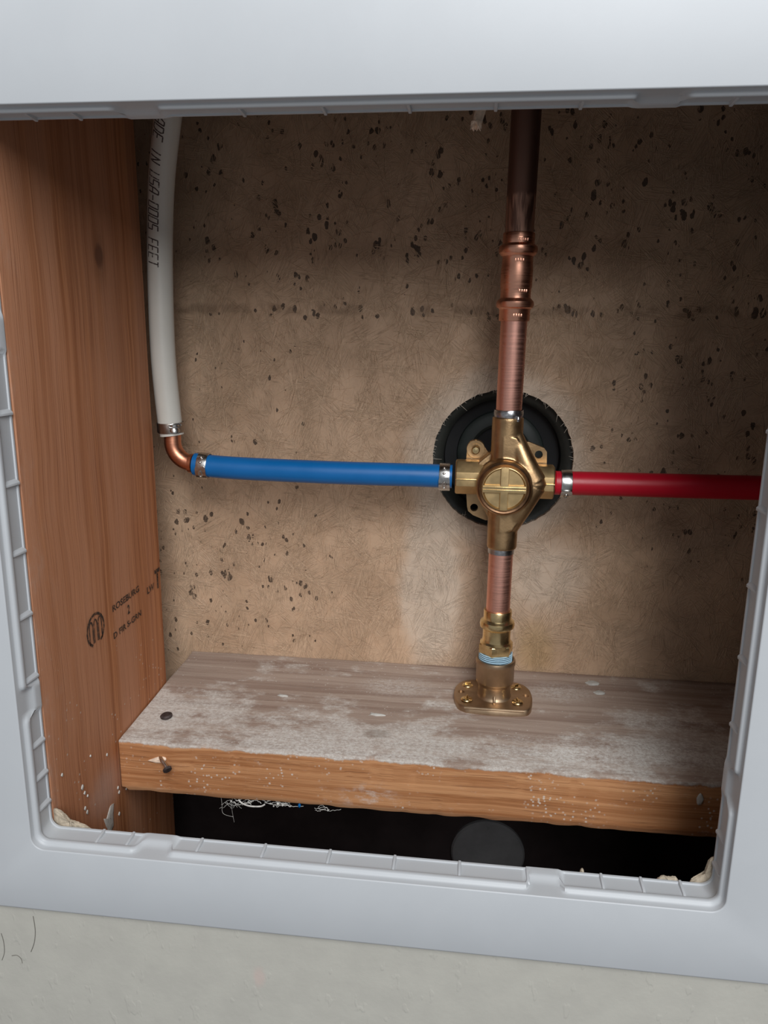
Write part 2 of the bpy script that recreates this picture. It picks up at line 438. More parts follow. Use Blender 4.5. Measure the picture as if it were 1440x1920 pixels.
# ---------------------------------------------------------------- mesh collector
class M:
    def __init__(s):
        s.v = []
        s.f = []

    def add(s, vs, fs):
        o = len(s.v)
        s.v += [Vector(p) for p in vs]
        s.f += [tuple(i + o for i in q) for q in fs]
        return s

    def grid(s, rows, closed_u=False, closed_v=False):
        """rows: list of equally long point lists"""
        nu, nv = len(rows), len(rows[0])
        o = len(s.v)
        for r in rows:
            s.v += [Vector(p) for p in r]
        for i in range(nu if closed_u else nu - 1):
            for j in range(nv if closed_v else nv - 1):
                a = o + i * nv + j
                b = o + i * nv + (j + 1) % nv
                c = o + ((i + 1) % nu) * nv + (j + 1) % nv
                d = o + ((i + 1) % nu) * nv + j
                s.f.append((a, b, c, d))
        return s

    def box(s, x0, x1, y0, y1, z0, z1):
        v = [(x, y, z) for x in (x0, x1) for y in (y0, y1) for z in (z0, z1)]
        return s.add(v, [(0, 1, 3, 2), (4, 6, 7, 5), (0, 4, 5, 1), (2, 3, 7, 6), (0, 2, 6, 4), (1, 5, 7, 3)])

    def lathe(s, prof, org=(0, 0, 0), axis='Z', seg=48, phase=0.0, a0=0, a1=2 * PI):
        """prof: list of (radius, t along the axis)"""
        org = Vector(org)
        full = abs(a1 - a0 - 2 * PI) < 1e-6
        rows = []
        n = seg if full else seg + 1
        for i in range(n):
            a = a0 + (a1 - a0) * i / seg + phase
            ca, sa = math.cos(a), math.sin(a)
            row = []
            for r, q in prof:
                if axis == 'Z':
                    p = Vector((r * ca, r * sa, q))
                elif axis == 'X':
                    p = Vector((q, r * ca, r * sa))
                else:
                    p = Vector((r * ca, q, r * sa))
                row.append(org + p)
            rows.append(row)
        return s.grid(rows, closed_u=full)

    def tube(s, pts, rad, seg=24, cap=True, up=Vector((0, 1, 0))):
        pts = [Vector(p) for p in pts]
        rows = []
        n = len(pts)
        for i, p in enumerate(pts):
            t = (pts[min(i + 1, n - 1)] - pts[max(i - 1, 0)]).normalized()
            a = up - t * up.dot(t)
            if a.length < 1e-3:
                a = Vector((1, 0, 0)) - t * t.x
            a.normalize()
            b = t.cross(a)
            r = rad[i] if isinstance(rad, (list, tuple)) else rad
            rows.append([p + (a * math.cos(2 * PI * k / seg) + b * math.sin(2 * PI * k / seg)) * r for k in range(seg)])
        o = len(s.v)
        s.grid(rows, closed_v=True)
        if cap:
            s.f.append(tuple(o + k for k in range(seg)))
            s.f.append(tuple(o + (n - 1) * seg + k for k in reversed(range(seg))))
        return s

    def prism(s, poly, y0, y1):
        """polygon in the x-z plane extruded along y"""
        n = len(poly)
        v = [(x, y0, z) for x, z in poly] + [(x, y1, z) for x, z in poly]
        f = [tuple(range(n)), tuple(reversed(range(n, 2 * n)))]
        f += [(i, (i + 1) % n, n + (i + 1) % n, n + i) for i in range(n)]
        return s.add(v, f)

    def prismz(s, poly, z0, z1, top=1.0, cen=(0, 0)):
        n = len(poly)
        v = [(x, y, z0) for x, y in poly] + [(cen[0] + (x - cen[0]) * top, cen[1] + (y - cen[1]) * top, z1) for x, y in poly]
        f = [tuple(range(n)), tuple(reversed(range(n, 2 * n)))]
        f += [(i, (i + 1) % n, n + (i + 1) % n, n + i) for i in range(n)]
        return s.add(v, f)

    def obj(s, name, mat, base=(0, 0, 0), parent=None, bevel=0.0, bseg=2, sharp=35, xf=None, remesh=0, smooth=0, cut=None, loc=None):
        base = Vector(base)
        me = bpy.data.meshes.new(name)
        vv = [(p - base) for p in s.v]
        if xf is not None:
            vv = [xf @ p for p in vv]
        me.from_pydata([tuple(p * K) for p in vv], [], s.f)
        bm = bmesh.new()
        bm.from_mesh(me)
        bmesh.ops.remove_doubles(bm, verts=bm.verts, dist=1e-7)
        bmesh.ops.recalc_face_normals(bm, faces=bm.faces)
        if bevel:
            ed = [e for e in bm.edges if len(e.link_faces) == 2 and e.calc_face_angle(0) > math.radians(32)]
            bmesh.ops.bevel(bm, geom=ed, offset=bevel * K, segments=bseg, profile=.6, affect='EDGES', clamp_overlap=True)
        bm.to_mesh(me)
        bm.free()
        o = bpy.data.objects.new(name, me)
        COL.objects.link(o)
        if cut is not None or remesh:
            tmp = None
            if cut is not None:
                tm = bpy.data.meshes.new('tmp')
                tm.from_pydata([tuple((p - base) * K) for p in cut.v], [], cut.f)
                tb = bmesh.new()
                tb.from_mesh(tm)
                bmesh.ops.remove_doubles(tb, verts=tb.verts, dist=1e-7)
                bmesh.ops.holes_fill(tb, edges=tb.edges)
                bmesh.ops.recalc_face_normals(tb, faces=tb.faces)
                tb.to_mesh(tm)
                tb.free()
                tmp = bpy.data.objects.new('tmp', tm)
                COL.objects.link(tmp)
                q = o.modifiers.new('b', 'BOOLEAN')
                q.operation = 'DIFFERENCE'
                q.object = tmp
                q.solver = 'EXACT'
            if remesh:
                q = o.modifiers.new('r', 'REMESH')
                q.mode = 'VOXEL'
                q.voxel_size = remesh * K
                q = o.modifiers.new('s', 'SMOOTH')
                q.factor = .5
                q.iterations = smooth
            dg = bpy.context.evaluated_depsgraph_get()
            dg.update()
            nm = bpy.data.meshes.new_from_object(o.evaluated_get(dg))
            o.modifiers.clear()
            o.data = nm
            me = nm
            me.name = name
            if tmp:
                bpy.data.objects.remove(tmp, do_unlink=True)
        me.materials.clear()
        me.materials.append(mat)
        for p in me.polygons:
            p.use_smooth = True
        if sharp < 180:
            me.set_sharp_from_angle(angle=math.radians(sharp))
        if parent is not None:
            o.parent = parent
        else:
            o.location = base * K
        if loc is not None:
            o.location = Vector(loc) * K
        return o


def thing(name, label, cat, base, group=None):
    o = bpy.data.objects.new(name, None)
    o.empty_display_size = .01
    COL.objects.link(o)
    o.location = Vector(base) * K
    return tag(o, label, cat, group)


def tag(o, label, cat, group=None, kind=None):
    o['label'] = label
    o['category'] = cat
    if group:
        o['group'] = group
    if kind:
        o['kind'] = kind
    return o


def struct(o):
    o['kind'] = 'structure'
    return o


def bezier(P, n):
    """Catmull-Rom through the points"""
    P = [Vector(p) for p in P]
    out = []
    for i in range(len(P) - 1):
        p0 = P[max(i - 1, 0)]
        p1, p2 = P[i], P[i + 1]
        p3 = P[min(i + 2, len(P) - 1)]
        for k in range(n):
            t = k / n
            out.append(.5 * ((2 * p1) + (p2 - p0) * t + (2 * p0 - 5 * p1 + 4 * p2 - p3) * t * t + (3 * p1 - p0 - 3 * p2 + p3) * t ** 3))
    out.append(P[-1])
    return out


# ================================================================ SETTING
# opening of the access frame: x -228.5..130.5, z 327..694, face at y=0
X0, X1, Z0, Z1 = -228.5, 130.5, 327.0, 694.0

# wall_front: drywall slab with the cut-out for the frame
g = 3.2
m = M()
A = [(-900, -300), (900, -300), (900, 1300), (-900, 1300)]
Bq = [(X0 - g, Z0 - g), (X1 + g, Z0 - g), (X1 + g, Z1 + g), (X0 - g, Z1 + g)]
for i in range(4):
    j = (i + 1) % 4
    for yy, fl in ((2.8, 0), (15.5, 1)):
        q = [(A[i][0], yy, A[i][1]), (A[j][0], yy, A[j][1]), (Bq[j][0], yy, Bq[j][1]), (Bq[i][0], yy, Bq[i][1])]
        m.add(q, [(0, 1, 2, 3)])
    m.add([(Bq[i][0], 2.8, Bq[i][1]), (Bq[j][0], 2.8, Bq[j][1]), (Bq[j][0], 15.5, Bq[j][1]), (Bq[i][0], 15.5, Bq[i][1])], [(0, 1, 2, 3)])
    m.add([(A[i][0], 2.8, A[i][1]), (A[j][0], 2.8, A[j][1]), (A[j][0], 15.5, A[j][1]), (A[i][0], 15.5, A[i][1])], [(0, 1, 2, 3)])
struct(m.obj('wall_front', M_DRY))

# wall_back: the fibreglass back of the tub surround with a round cut-out
HC = (22.5, 509.0)
HR = 52.3
random.seed(3)
m = M()
N = 128
ring = []
for k in range(N):
    a = 2 * PI * k / N
    r = HR + random.uniform(-.35, .35) + 1.0 * max(0, noise.noise(Vector((math.cos(a) * 9, math.sin(a) * 9, 2))) - .25)
    ring.append((HC[0] + r * math.cos(a), HC[1] + r * math.sin(a)))


def sq(a, h):
    c, s_ = math.cos(a), math.sin(a)
    q = h / max(abs(c), abs(s_))
    return HC[0] + q * c, HC[1] + q * s_


mid = [(HC[0] + (HR + 6) * math.cos(2 * PI * k / N), HC[1] + (HR + 6) * math.sin(2 * PI * k / N)) for k in range(N)]
sqr = [sq(2 * PI * k / N + 0, 80) for k in range(N)]
rows = [[(p[0], 241.5, p[1]) for p in ring], [(p[0], 237.0, p[1]) for p in ring], [(p[0], 237.0, p[1]) for p in mid], [(p[0], 237.0, p[1]) for p in sqr]]
m.grid(rows, closed_v=True)
xa, xb, za, zb = HC[0] - 80, HC[0] + 80, HC[1] - 80, HC[1] + 80
for (a, b, c, d) in ((-330, xa, 300, 860), (xb, 330, 300, 860), (xa, xb, 300, za), (xa, xb, zb, 860)):
    m.add([(a, 237, c), (b, 237, c), (b, 237, d), (a, 237, d)], [(0, 1, 2, 3)])
struct(m.obj('wall_back', M_FIB, base=(HC[0], 237, HC[1])))

m = M().box(-330, 330, 238, 244, 90, 300)  # back wall carried on below the board, painted dark for the shade there
struct(m.obj('wall_back_lower', M_LOWSHADE))
# unseen box added round the cavity so light enters only at the opening
struct(M().box(-336, -330, 15.5, 300, 90, 866).obj('light_block_left', M_CAV))
struct(M().box(330, 336, 15.5, 300, 90, 866).obj('light_block_right', M_CAV))
struct(M().box(-330, 330, 15.5, 300, 860, 866).obj('light_block_top', M_CAV))
struct(M().box(-330, 330, 15.5, 300, 84, 90).obj('light_block_bottom', M_CAV))
struct(M().box(-330, 330, 296, 302, 90, 860).obj('light_block_back', M_CAV))

# ================================================================ ACCESS FRAME
SIDES = ('b', 'r', 't', 'l')
NS, NC = 180, 8


def path(bounds, r, nset=NS):
    """rounded rectangle as (x,z,side,coordinate)"""
    x0, x1, z0, z1 = bounds
    out = []
    cs = [((x1 - r, z0 + r), -PI / 2, 'b'), ((x1 - r, z1 - r), 0, 'r'), ((x0 + r, z1 - r), PI / 2, 't'), ((x0 + r, z0 + r), PI, 'l')]
    starts = [(x0 + r, z0), (x1, z0 + r), (x1 - r, z1), (x0, z1 - r)]
    ends = [(x1 - r, z0), (x1, z1 - r), (x0 + r, z1), (x0, z0 + r)]
    for i in range(4):
        a, b = starts[i], ends[i]
        for k in range(nset):
            t = k / nset
            out.append((a[0] + (b[0] - a[0]) * t, a[1] + (b[1] - a[1]) * t, SIDES[i]))
        c, a0, _ = cs[i]
        for k in range(NC):
            an = a0 + (PI / 2) * k / NC
            out.append((c[0] + r * math.cos(an), c[1] + r * math.sin(an), 'c'))
    return out


NOTCH = {'b': [(-172, -154), (36, 54)], 't': [(-158, -139), (60, 79)], 'l': [(401, 418), (590, 607)], 'r': [(381, 399), (590, 607)]}


def notch_w(p):
    x, z, s_ = p
    if s_ == 'c':
        return 0.0
    q = x if s_ in 'bt' else z
    w_ = 0.0
    for a, b in NOTCH[s_]:
        d = min(q - a, b - q)
        w_ = max(w_, min(1, max(0, (d + .6) / 1.4)))
    return w_ * w_ * (3 - 2 * w_)


PA = [(0, .5), (0, 3), (.3, 4), (1.3, 4.4), (1.9, 4.9), (2.1, 5.6), (2.1, 6.8), (1.9, 7.3), (.8, 7.7), (.7, 8.4), (.7, 17.6), (1.4, 17.9), (1.4, 19), (-1.6, 19), (-1.6, 2.8)]
PB = [(0, .5), (0, 3), (0, 6), (0, 8), (.1, 9.5), (.4, 10.6), (.9, 11.8), (1.5, 12.8), (1.9, 13.6), (2.1, 14.6), (2.1, 17.8), (2.1, 18.3), (2.0, 19), (-1.6, 19), (-1.6, 2.8)]
fr = thing('access_panel_frame', 'white plastic access panel frame set into the painted wall around the open pipe cavity', 'access panel frame', (-49, 0, 327))
fb = (-49, 0, 327)


def off(n):
    return (X0 + n, X1 - n, Z0 + n, Z1 - n)


base_path = path(off(0), 7)
m = M()
rows = []
for k in range(len(PA)):
    row = []
    cache = {}
    for i, bp in enumerate(base_path):
        w_ = notch_w(bp)
        n_ = PA[k][0] * (1 - w_) + PB[k][0] * w_
        y_ = PA[k][1] * (1 - w_) + PB[k][1] * w_
        kn = round(n_, 3)
        if kn not in cache:
            cache[kn] = path(off(kn), max(7 - kn, 1.0))
        q = cache[kn][i]
        row.append((q[0], y_, q[1]))
    rows.append(row)
m.grid(rows, closed_u=True, closed_v=True)
m.obj('inner_collar', M_PLA, fb, fr, sharp=55)
m = M()
ob = (X0 - 39, X1 + 39, Z0 - 39, Z1 + 60)
ringdef = [(path(off(0), 7), .5), (path(off(-.15), 7.1), .15), (path(off(-.6), 7.5), 0), (path((ob[0] + 1.4, ob[1] - 1.4, ob[2] + 1.4, ob[3] - 1.4), 6), 0),
           (path((ob[0] + .4, ob[1] - .4, ob[2] + .4, ob[3] - .4), 6), .4), (path(ob, 6), 1.4), (path(ob, 6), 2.7), (path(off(-1.6), 8), 2.7)]
m.grid([[(q[0], y_, q[1]) for q in pp] for pp, y_ in ringdef], closed_v=True)
m.obj('face_flange', M_PLA, fb, fr, sharp=50)

ribs = []
for x in (-196.3, -179, -139.5, -103.8, -68, -33, 1.4, 36.6, 74.3, 94.2, 113.8):
    ribs.append(('b', x))
for x in (-200.7, -179.4, -104.1, -68.3, -31.8, 4.3, 39.1, 98.9, 116):
    ribs.append(('t', x))
for z in (344.6, 362.8, 382.3, 420.1, 455.3, 489.4, 525, 560, 630, 665):
    ribs.append(('l', z))
for z in (340.9, 359.2, 418.4, 453.1, 488.7, 525.1, 560, 630, 665):
    ribs.append(('r', z))
for s_, q in ribs:
    m = M()
    pr_ = [(.2, 7.4), (1.2, 8.2), (1.6, 9.5), (2.3, 18.7), (.2, 18.9)]
    hw0, hw1 = 1.0, .65
    rws = []
    for sg in (-1, 1):
        row = []
        for k, (n_, y_) in enumerate(pr_):
            hw = sg * (hw1 if k in (1, 2, 3) else hw0)
            if s_ in 'lr' and sg > 0 and k in (0, 4):
                hw = 3.0
            if s_ == 'b':
                row.append((q + hw, y_, Z0 + n_))
            elif s_ == 't':
                row.append((q + hw, y_, Z1 - n_))
            elif s_ == 'l':
                row.append((X0 + n_, y_, q + hw))
            else:
                row.append((X1 - n_, y_, q + hw))
        rws.append(row)
    m.grid(rws, closed_v=True)
    o = len(m.v) - 10
    m.f.append(tuple(range(o, o + 5)))
    m.f.append(tuple(reversed(range(o + 5, o + 10))))
    m.obj('stiffening_rib', M_PLA, fb, fr, bevel=.25)

# ================================================================ STUD AND BLOCKING
SB = (-246, 101, 120)
m = M()


def rbox(m, x0, x1, y0, y1, z0, z1, nx, ny, nz, amp, fr_=.02, seed=0, jag=None):
    """box with subdivided, gently uneven faces"""
    def P(x, y, z):
        d = Vector((noise.noise(Vector((x * fr_, y * fr_, z * fr_ * .4 + seed))), noise.noise(Vector((x * fr_, y * fr_ + 9, z * fr_ * .4 + seed))), noise.noise(Vector((x * fr_ + 5, y * fr_, z * fr_ + seed))))) * amp
        p = Vector((x, y, z)) + d
        if jag:
            p = jag(p)
        return p
    X = [x0 + (x1 - x0) * i / nx for i in range(nx + 1)]
    Yy = [y0 + (y1 - y0) * i / ny for i in range(ny + 1)]
    Zz = [z0 + (z1 - z0) * i / nz for i in range(nz + 1)]
    for x in (x0, x1):
        m.grid([[P(x, y, z) for z in Zz] for y in Yy])
    for y in (y0, y1):
        m.grid([[P(x, y, z) for z in Zz] for x in X])
    for z in (z0, z1):
        m.grid([[P(x, y, z) for y in Yy] for x in X])


rbox(m, -265, -227, 20.5, 183, 91, 859, 4, 10, 90, .5, .02, 1)
stud = m.obj('wall_stud', M_STUD, SB, bevel=1.6, bseg=3)
tag(stud, 'reddish fir stud with black mill stamps standing upright at the left of the cavity', 'wood stud')

PB_ = (-227, 99, 300)


def jag(p):
    # chipped upper arris near the left end and waney lower edge
    q = p.copy()
    if q.z > 320 and q.y < 104:
        n1 = noise.noise(Vector((q.x * .045, 3, 0)))
        q.z += min(0, n1) * 1.6
        q.y += max(0, noise.noise(Vector((q.x * .12, 7, 0)))) * 1.4
    if q.z < 310 and q.y < 104:
        q.z += noise.noise(Vector((q.x * .06, 1, 4))) * 1.1
        q.y += max(0, noise.noise(Vector((q.x * .1, 2, 7)))) * 1.2
    if q.x < -222 and q.z < 306:
        q.z += 2.0
    # the board cups up slightly towards the back
    if q.z > 320:
        q.z += (q.y - 99) / 138 * 4.6
    return q


m = M()
rbox(m, -226.4, 329.5, 99, 236.5, 299.3, 336.0, 220, 40, 8, .5, .03, 5, jag)
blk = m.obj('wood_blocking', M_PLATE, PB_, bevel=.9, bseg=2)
tag(blk, 'horizontal fir board coated in white dust carrying the bronze flanged fitting', 'wood board')


# printing ---------------------------------------------------------------
def text_mesh(body, height, width=None):
    c = bpy.data.curves.new('t', 'FONT')
    c.body = body
    c.size = 1
    c.resolution_u = 3
    c.offset = .028
    o = bpy.data.objects.new('t', c)
    COL.objects.link(o)
    dg = bpy.context.evaluated_depsgraph_get()
    dg.update()
    me = bpy.data.meshes.new_from_object(o.evaluated_get(dg))
    bpy.data.objects.remove(o, do_unlink=True)
    vs_ = [v.co.copy() for v in me.vertices]
    fs_ = [tuple(p.vertices) for p in me.polygons]
    bpy.data.meshes.remove(me)
    x0 = min(v.x for v in vs_)
    x1 = max(v.x for v in vs_)
    z0 = min(v.y for v in vs_)
    z1 = max(v.y for v in vs_)
    sx = height / (z1 - z0) if width is None else width / (x1 - x0)
    return [((v.x - x0) * sx, (v.y - z0) * height / (z1 - z0)) for v in vs_], fs_


def stamp(body, y, z, h, wd, mat, name='mill_stamp', rot=0.0, shear=0.0):
    vs_, fs_ = text_mesh(body, h, wd)
    m = M()
    cr, sr = math.cos(rot), math.sin(rot)
    pts = []
    for a, b in vs_:
        a += b * shear
        pts.append((-226.55, y + a * cr - b * sr, z + a * sr + b * cr))
    m.add(pts, fs_)
    o = m.obj(name, mat, SB, stud, sharp=180)
    o['label'] = 'black ink stamp printed on the stud'
    return o


stamp('ROSEBURG', 105, 423.5, 4.6, 40, M_INK2, rot=.02)
stamp('2', 125.5, 414.3, 6.6, 3.6, M_INK2)
stamp('D FIR S-GRN', 104, 405.2, 4.4, 42, M_INK2, rot=.02)
stamp('LW', 157.5, 417.5, 5.2, 12, M_INK2)
stamp('T', 171.5, 416, 15, 9, M_INK2)
# looped mill mark to the left of the words
m = M()


def ribbon(m, pts, wd, face):
    """flat ribbon; face(a,b) -> point"""
    n = len(pts)
    L, Rr = [], []
    for i in range(n):
        a = Vector(pts[max(i - 1, 0)])
        b = Vector(pts[min(i + 1, n - 1)])
        d = (b - a)
        if d.length < 1e-6:
            d = Vector((1, 0))
        d.normalize()
        nn = Vector((-d.y, d.x)) * wd / 2
        p = Vector(pts[i])
        L.append(face(*(p + nn)))
        Rr.append(face(*(p - nn)))
    m.grid([L, Rr])


fc = lambda a, b: Vector((-226.55, a, b))
arch = lambda cx, cz, rx, rz, a0, a1: [Vector((cx + rx * math.cos(math.radians(a0 + (a1 - a0) * i / 18)), cz + rz * math.sin(math.radians(a0 + (a1 - a0) * i / 18)))) for i in range(19)]
ribbon(m, arch(82, 421, 10.5, 10, -60, 245), 1.7, fc)
for cx in (76.5, 82, 87.5):
    ribbon(m, [Vector((cx - 2, 413))] + arch(cx, 424, 2, 3.4, 180, 0) + [Vector((cx + 2, 413))], 1.2, fc)
lg = m.obj('mill_mark', M_INK2, SB, stud, sharp=180)
lg['label'] = 'black looped mill logo stamped on the stud'


# plaster smear near the foot of the stud
def blob(name, pts, x, th, mat, base, parent, plane='x', seed=0):
    """thin irregular dab with real thickness, outline in (y,z)"""
    cx = sum(p[0] for p in pts) / len(pts)
    cz = sum(p[1] for p in pts) / len(pts)
    out = bezier([(*p, 0) for p in pts] + [(*pts[0], 0)], 5)[:-1]
    m = M()
    rows = []
    for k, (s_, h) in enumerate(((1.0, -.6), (1.0, .15), (.8, .7), (.45, 1.0), (.05, .9))):
        row = []
        for p in out:
            j = 1 + .08 * noise.noise(Vector((p.x * .7, p.y * .7, k + seed)))
            a = cx + (p.x - cx) * s_ * j
            b = cz + (p.y - cz) * s_ * j
            hh = th * (h + .3 * noise.noise(Vector((a * .6, b * .6, seed))))
            row.append((x + hh, a, b) if plane == 'x' else ((a, x - hh, b) if plane == 'y' else (a, b, x + hh)))
        rows.append(row)
    m.grid(rows, closed_v=True)
    return m.obj(name, mat, base, parent, sharp=60)


o = blob('plaster_smear', [(88, 296), (83, 297), (77, 292), (74, 294), (76, 287), (80, 280), (85, 281), (86, 288)], -226.8, .5, M_PLS, SB, stud)
o['label'] = 'white plaster smear low on the stud'
for i, (y_, z_, r_) in enumerate(((52, 331, 1.5), (54, 326, 1.0), (57, 322, .8), (53, 316, 1.1), (55, 312, 1.2), (95, 303, 1.0), (96, 299, 1.1), (94, 284, 1.2), (32, 352, .9), (106, 295, .6), (64, 345, .7), (84, 334, .9))):
    blob('plaster_speck', [(y_ - r_, z_), (y_, z_ - r_ * 1.3), (y_ + r_, z_ + .2), (y_ + .2, z_ + r_ * 1.2)], -226.8, .4, M_PLS, SB, stud, seed=i)

# ================================================================ NAILS
nl = thing('nail', 'dark nail with a round head bent out of the front edge of the board', 'nail', (-196, 99, 324), None)
m = M()
pts = bezier([(-199, 101, 325.5), (-196, 97, 325), (-193, 94.5, 323.5), (-190.5, 92.2, 321.8)], 5)
m.tube(pts, 1.35, 12)
m.obj('nail_shank', M_STL, (-196, 99, 324), nl)
d = Vector((.62, -.62, -.48)).normalized()
m = M()
hp = [Vector((-190.5, 92.2, 321.8)) + d * q for q in (-.6, -.2, .9, 1.3)]
m.tube(hp, [2.4, 2.9, 2.9, 2.5], 20)
m.obj('nail_head', M_NAIL, (-196, 99, 324), nl)
m = M()
m.lathe([(0, 2.2), (3.4, 1.9), (4.2, 1.2), (4.2, .2), (3.6, -.6), (1.5, -.8), (1.5, -12), (0, -12.5)], (-206, 131, 337.6), 'Z', 20)
nl2 = m.obj('nail', M_NAIL, (-206, 131, 337.6))
tag(nl2, 'rusty nail head hammered flat into the dusty top of the board near the stud', 'nail')
nl2.rotation_euler = (.08, -.1, 0)
o = blob('wood_splinter', [(-206.5, 322.6), (-200, 321.3), (-195, 322.6), (-194, 325.5), (-199, 326.0)], 98.8, .9, M_SPL, (-200, 99, 324), None, 'y', 4)
tag(o, 'pale splinter torn up beside the bent nail on the board edge', 'splinter')
o = blob('plaster_crumb', [(144, 326), (146, 329.5), (148.2, 326), (147.2, 322), (144.8, 322)], 98.8, .8, M_PLS, (146, 99, 326), None, 'y', 8)
tag(o, 'white plaster drop on the right part of the board front edge', 'plaster drop')
for i, (cx, cy, r_, lb) in enumerate(((98, 222, 4.4, 'larger grey-white plaster drop on the board behind and right of the flanged fitting'),
                                      (101, 207, 3.6, 'smaller grey-white plaster drop in front of the larger one on the board'))):
    o = blob('plaster_drop', [(cx - r_ * 1.2, cy), (cx - r_ * .4, cy - r_ * .8), (cx + r_, cy - r_ * .5), (cx + r_ * 1.2, cy + r_ * .4), (cx, cy + r_)], 339.9 + (cy - 210) * .03, .7, M_PLS, (cx, cy, 340), None, 'z', i)
    tag(o, lb, 'plaster drop')
o = blob('plaster_crumb', [(-66, 151.5), (-64.4, 152.6), (-60, 151.6), (-54, 153), (-57, 154.4), (-61, 153.6), (-65, 155), (-64.4, 153.2)], 338.0, 1.1, M_PLS, (-60, 153, 338), None, 'z', 9)
tag(o, 'jagged white plaster crumb lying mid-board left of the flanged fitting', 'plaster crumb')
o = blob('plaster_crumb', [(-137, 171.5), (-134, 170.3), (-129, 171), (-130, 172.8), (-134, 172.2), (-136, 173.6)], 338.5, .7, M_PLS, (-133, 172, 338), None, 'z', 12)
tag(o, 'pale flat plaster crumb on the left half of the dusty board', 'plaster crumb')

# torn gypsum in the corners of the opening -----------------------------
m = M()


def chunk(name, outline, y0, y1, label, seed):
    m = M()
    ol = bezier([(*p, 0) for p in outline] + [(*outline[0], 0)], 6)[:-1]
    rows = []
    cx = sum(p.x for p in ol) / len(ol)
    cz = sum(p.y for p in ol) / len(ol)
    for k, (yy, sc_) in enumerate(((y0, .02), (y0, .7), (y0 + .4, 1), (y1 - .6, 1.02), (y1, .8), (y1, .02))):
        rows.append([(cx + (p.x - cx) * sc_ + .5 * noise.noise(Vector((p.x, p.y, k + seed))), yy + .5 * noise.noise(Vector((p.x * .5, p.y * .5, k))), cz + (p.y - cz) * sc_ + .5 * noise.noise(Vector((p.y, p.x, k + seed)))) for p in ol])
    m.grid(rows, closed_v=True)
    o = m.obj(name, M_TORN, (cx, y0, cz), sharp=70)
    return tag(o, label, 'gypsum fragment')


chunk('gypsum_fragment', [(-226.6, 329), (-226.5, 337.5), (-223.4, 337.4), (-220.5, 334.2), (-218.5, 331.6), (-213, 330.2), (-206, 327.6), (-207, 326.0), (-216, 325.6)], 19.6, 21.5, 'torn cream gypsum chunk in the lower left corner behind the frame', 1)
chunk('gypsum_fragment', [(131, 343), (128.3, 342), (127.0, 338), (126.6, 334), (124.4, 330.6), (120, 328.8), (121, 326), (131, 326)], 19.6, 21.5, 'torn cream gypsum chunk in the lower right corner behind the frame', 2)
chunk('gypsum_fragment', [(114.5, 325.5), (112.5, 328.9), (109, 328.6), (105.5, 329.0), (103.8, 325.5)], 19.6, 22, 'small gypsum bit poking over the collar just left of the lower right corner', 3)
chunk('gypsum_fragment', [(66.4, 325.5), (65.8, 328.6), (64.7, 329.0), (63.6, 325.5)], 19.6, 21.5, 'tiny gypsum point above the collar right of the grey disc', 5)

# cobwebs under the board ----------------------------------------------
random.seed(11)
m = M()


def wig(m, x0, x1, z0, z1, n, r, amp, y=101):
    for _ in range(n):
        a = random.uniform(x0, x1)
        L = random.uniform(6, 16)
        pts = []
        ph = random.uniform(0, 6)
        zz = random.uniform(z0, z1)
        for k in range(12):
            t = k / 11
            pts.append((a + L * t, y + random.uniform(-.6, .6), zz + amp * math.sin(ph + t * 5) + random.uniform(-.25, .25)))
        m.tube(bezier(pts, 2), r, 5, True, Vector((0, 0, 1)))


wig(m, -160, -150, 290, 297, 6, .09, 2)
wig(m, -150, -136, 294, 298, 5, .22, 1.0)
wig(m, -142, -116, 295, 298.6, 9, .16, .8)
wig(m, -104, -88, 294.5, 297.5, 4, .14, .8)
m.tube(bezier([(-146, 101, 297.6), (-143.5, 100.5, 295.3), (-138, 100, 294.0), (-131, 100.3, 294.2), (-128, 101, 295.6)], 6), .55, 8)
m.tube(bezier([(-158, 101, 299), (-157.5, 101, 293), (-157, 101, 286), (-150, 101, 284)], 6), .10, 5)
m.tube(bezier([(-150, 101, 298.5), (-151, 101, 292), (-149.6, 101, 280)], 6), .08, 5)
for (x, z, r) in ((-119, 297, 1.1), (-116, 296.2, .8), (-122, 295, .6), (-85.5, 295.2, .7), (-151, 296, .7)):
    m.lathe([(0, -r), (r * .7, -r * .7), (r, 0), (r * .7, r * .7), (0, r)], (x, 100.6, z), 'Z', 8)
o = m.obj('cobweb', M_WEB, (-130, 101, 299))
tag(o, 'dusty cobweb strands hanging under the front edge of the board', 'cobweb', kind='stuff')
m = M().lathe([(0, -1.8), (.8, -1), (1.0, .4), (.4, 1.8), (0, 2)], (-104.5, 100.5, 297.2), 'Z', 7)
o = m.obj('plastic_fleck', M_BLU, (-104.5, 100.5, 297.2))
tag(o, 'tiny blue plastic fleck caught under the front edge of the board', 'fleck')

# stick hanging beside the riser
rs = random.Random(5)
sb = (-3, 60, 703)
m = M()
m.tube([(-3.8, 59, 697.5), (-2.4, 60, 703), (3, 61, 722), (20, 70, 859)], [2.3, 2.6, 2.7, 2.7], 10)
for k in range(14):
    a = 2 * PI * k / 14
    L = rs.uniform(1.0, 3.6)
    p = Vector((-4.0 + 1.8 * math.cos(a), 59 + 1.8 * math.sin(a), 698.2))
    m.tube([p, p + Vector((rs.uniform(-.6, .4), rs.uniform(-.5, .5), -L * .6)), p + Vector((rs.uniform(-1.4, .6), rs.uniform(-1, 1), -L - .4))], [.8, .6, .2], 6)
o = m.obj('splintered_stick', M_SPL, sb)
tag(o, 'pale splintered stick end hanging left of the dark copper riser', 'wood stick')

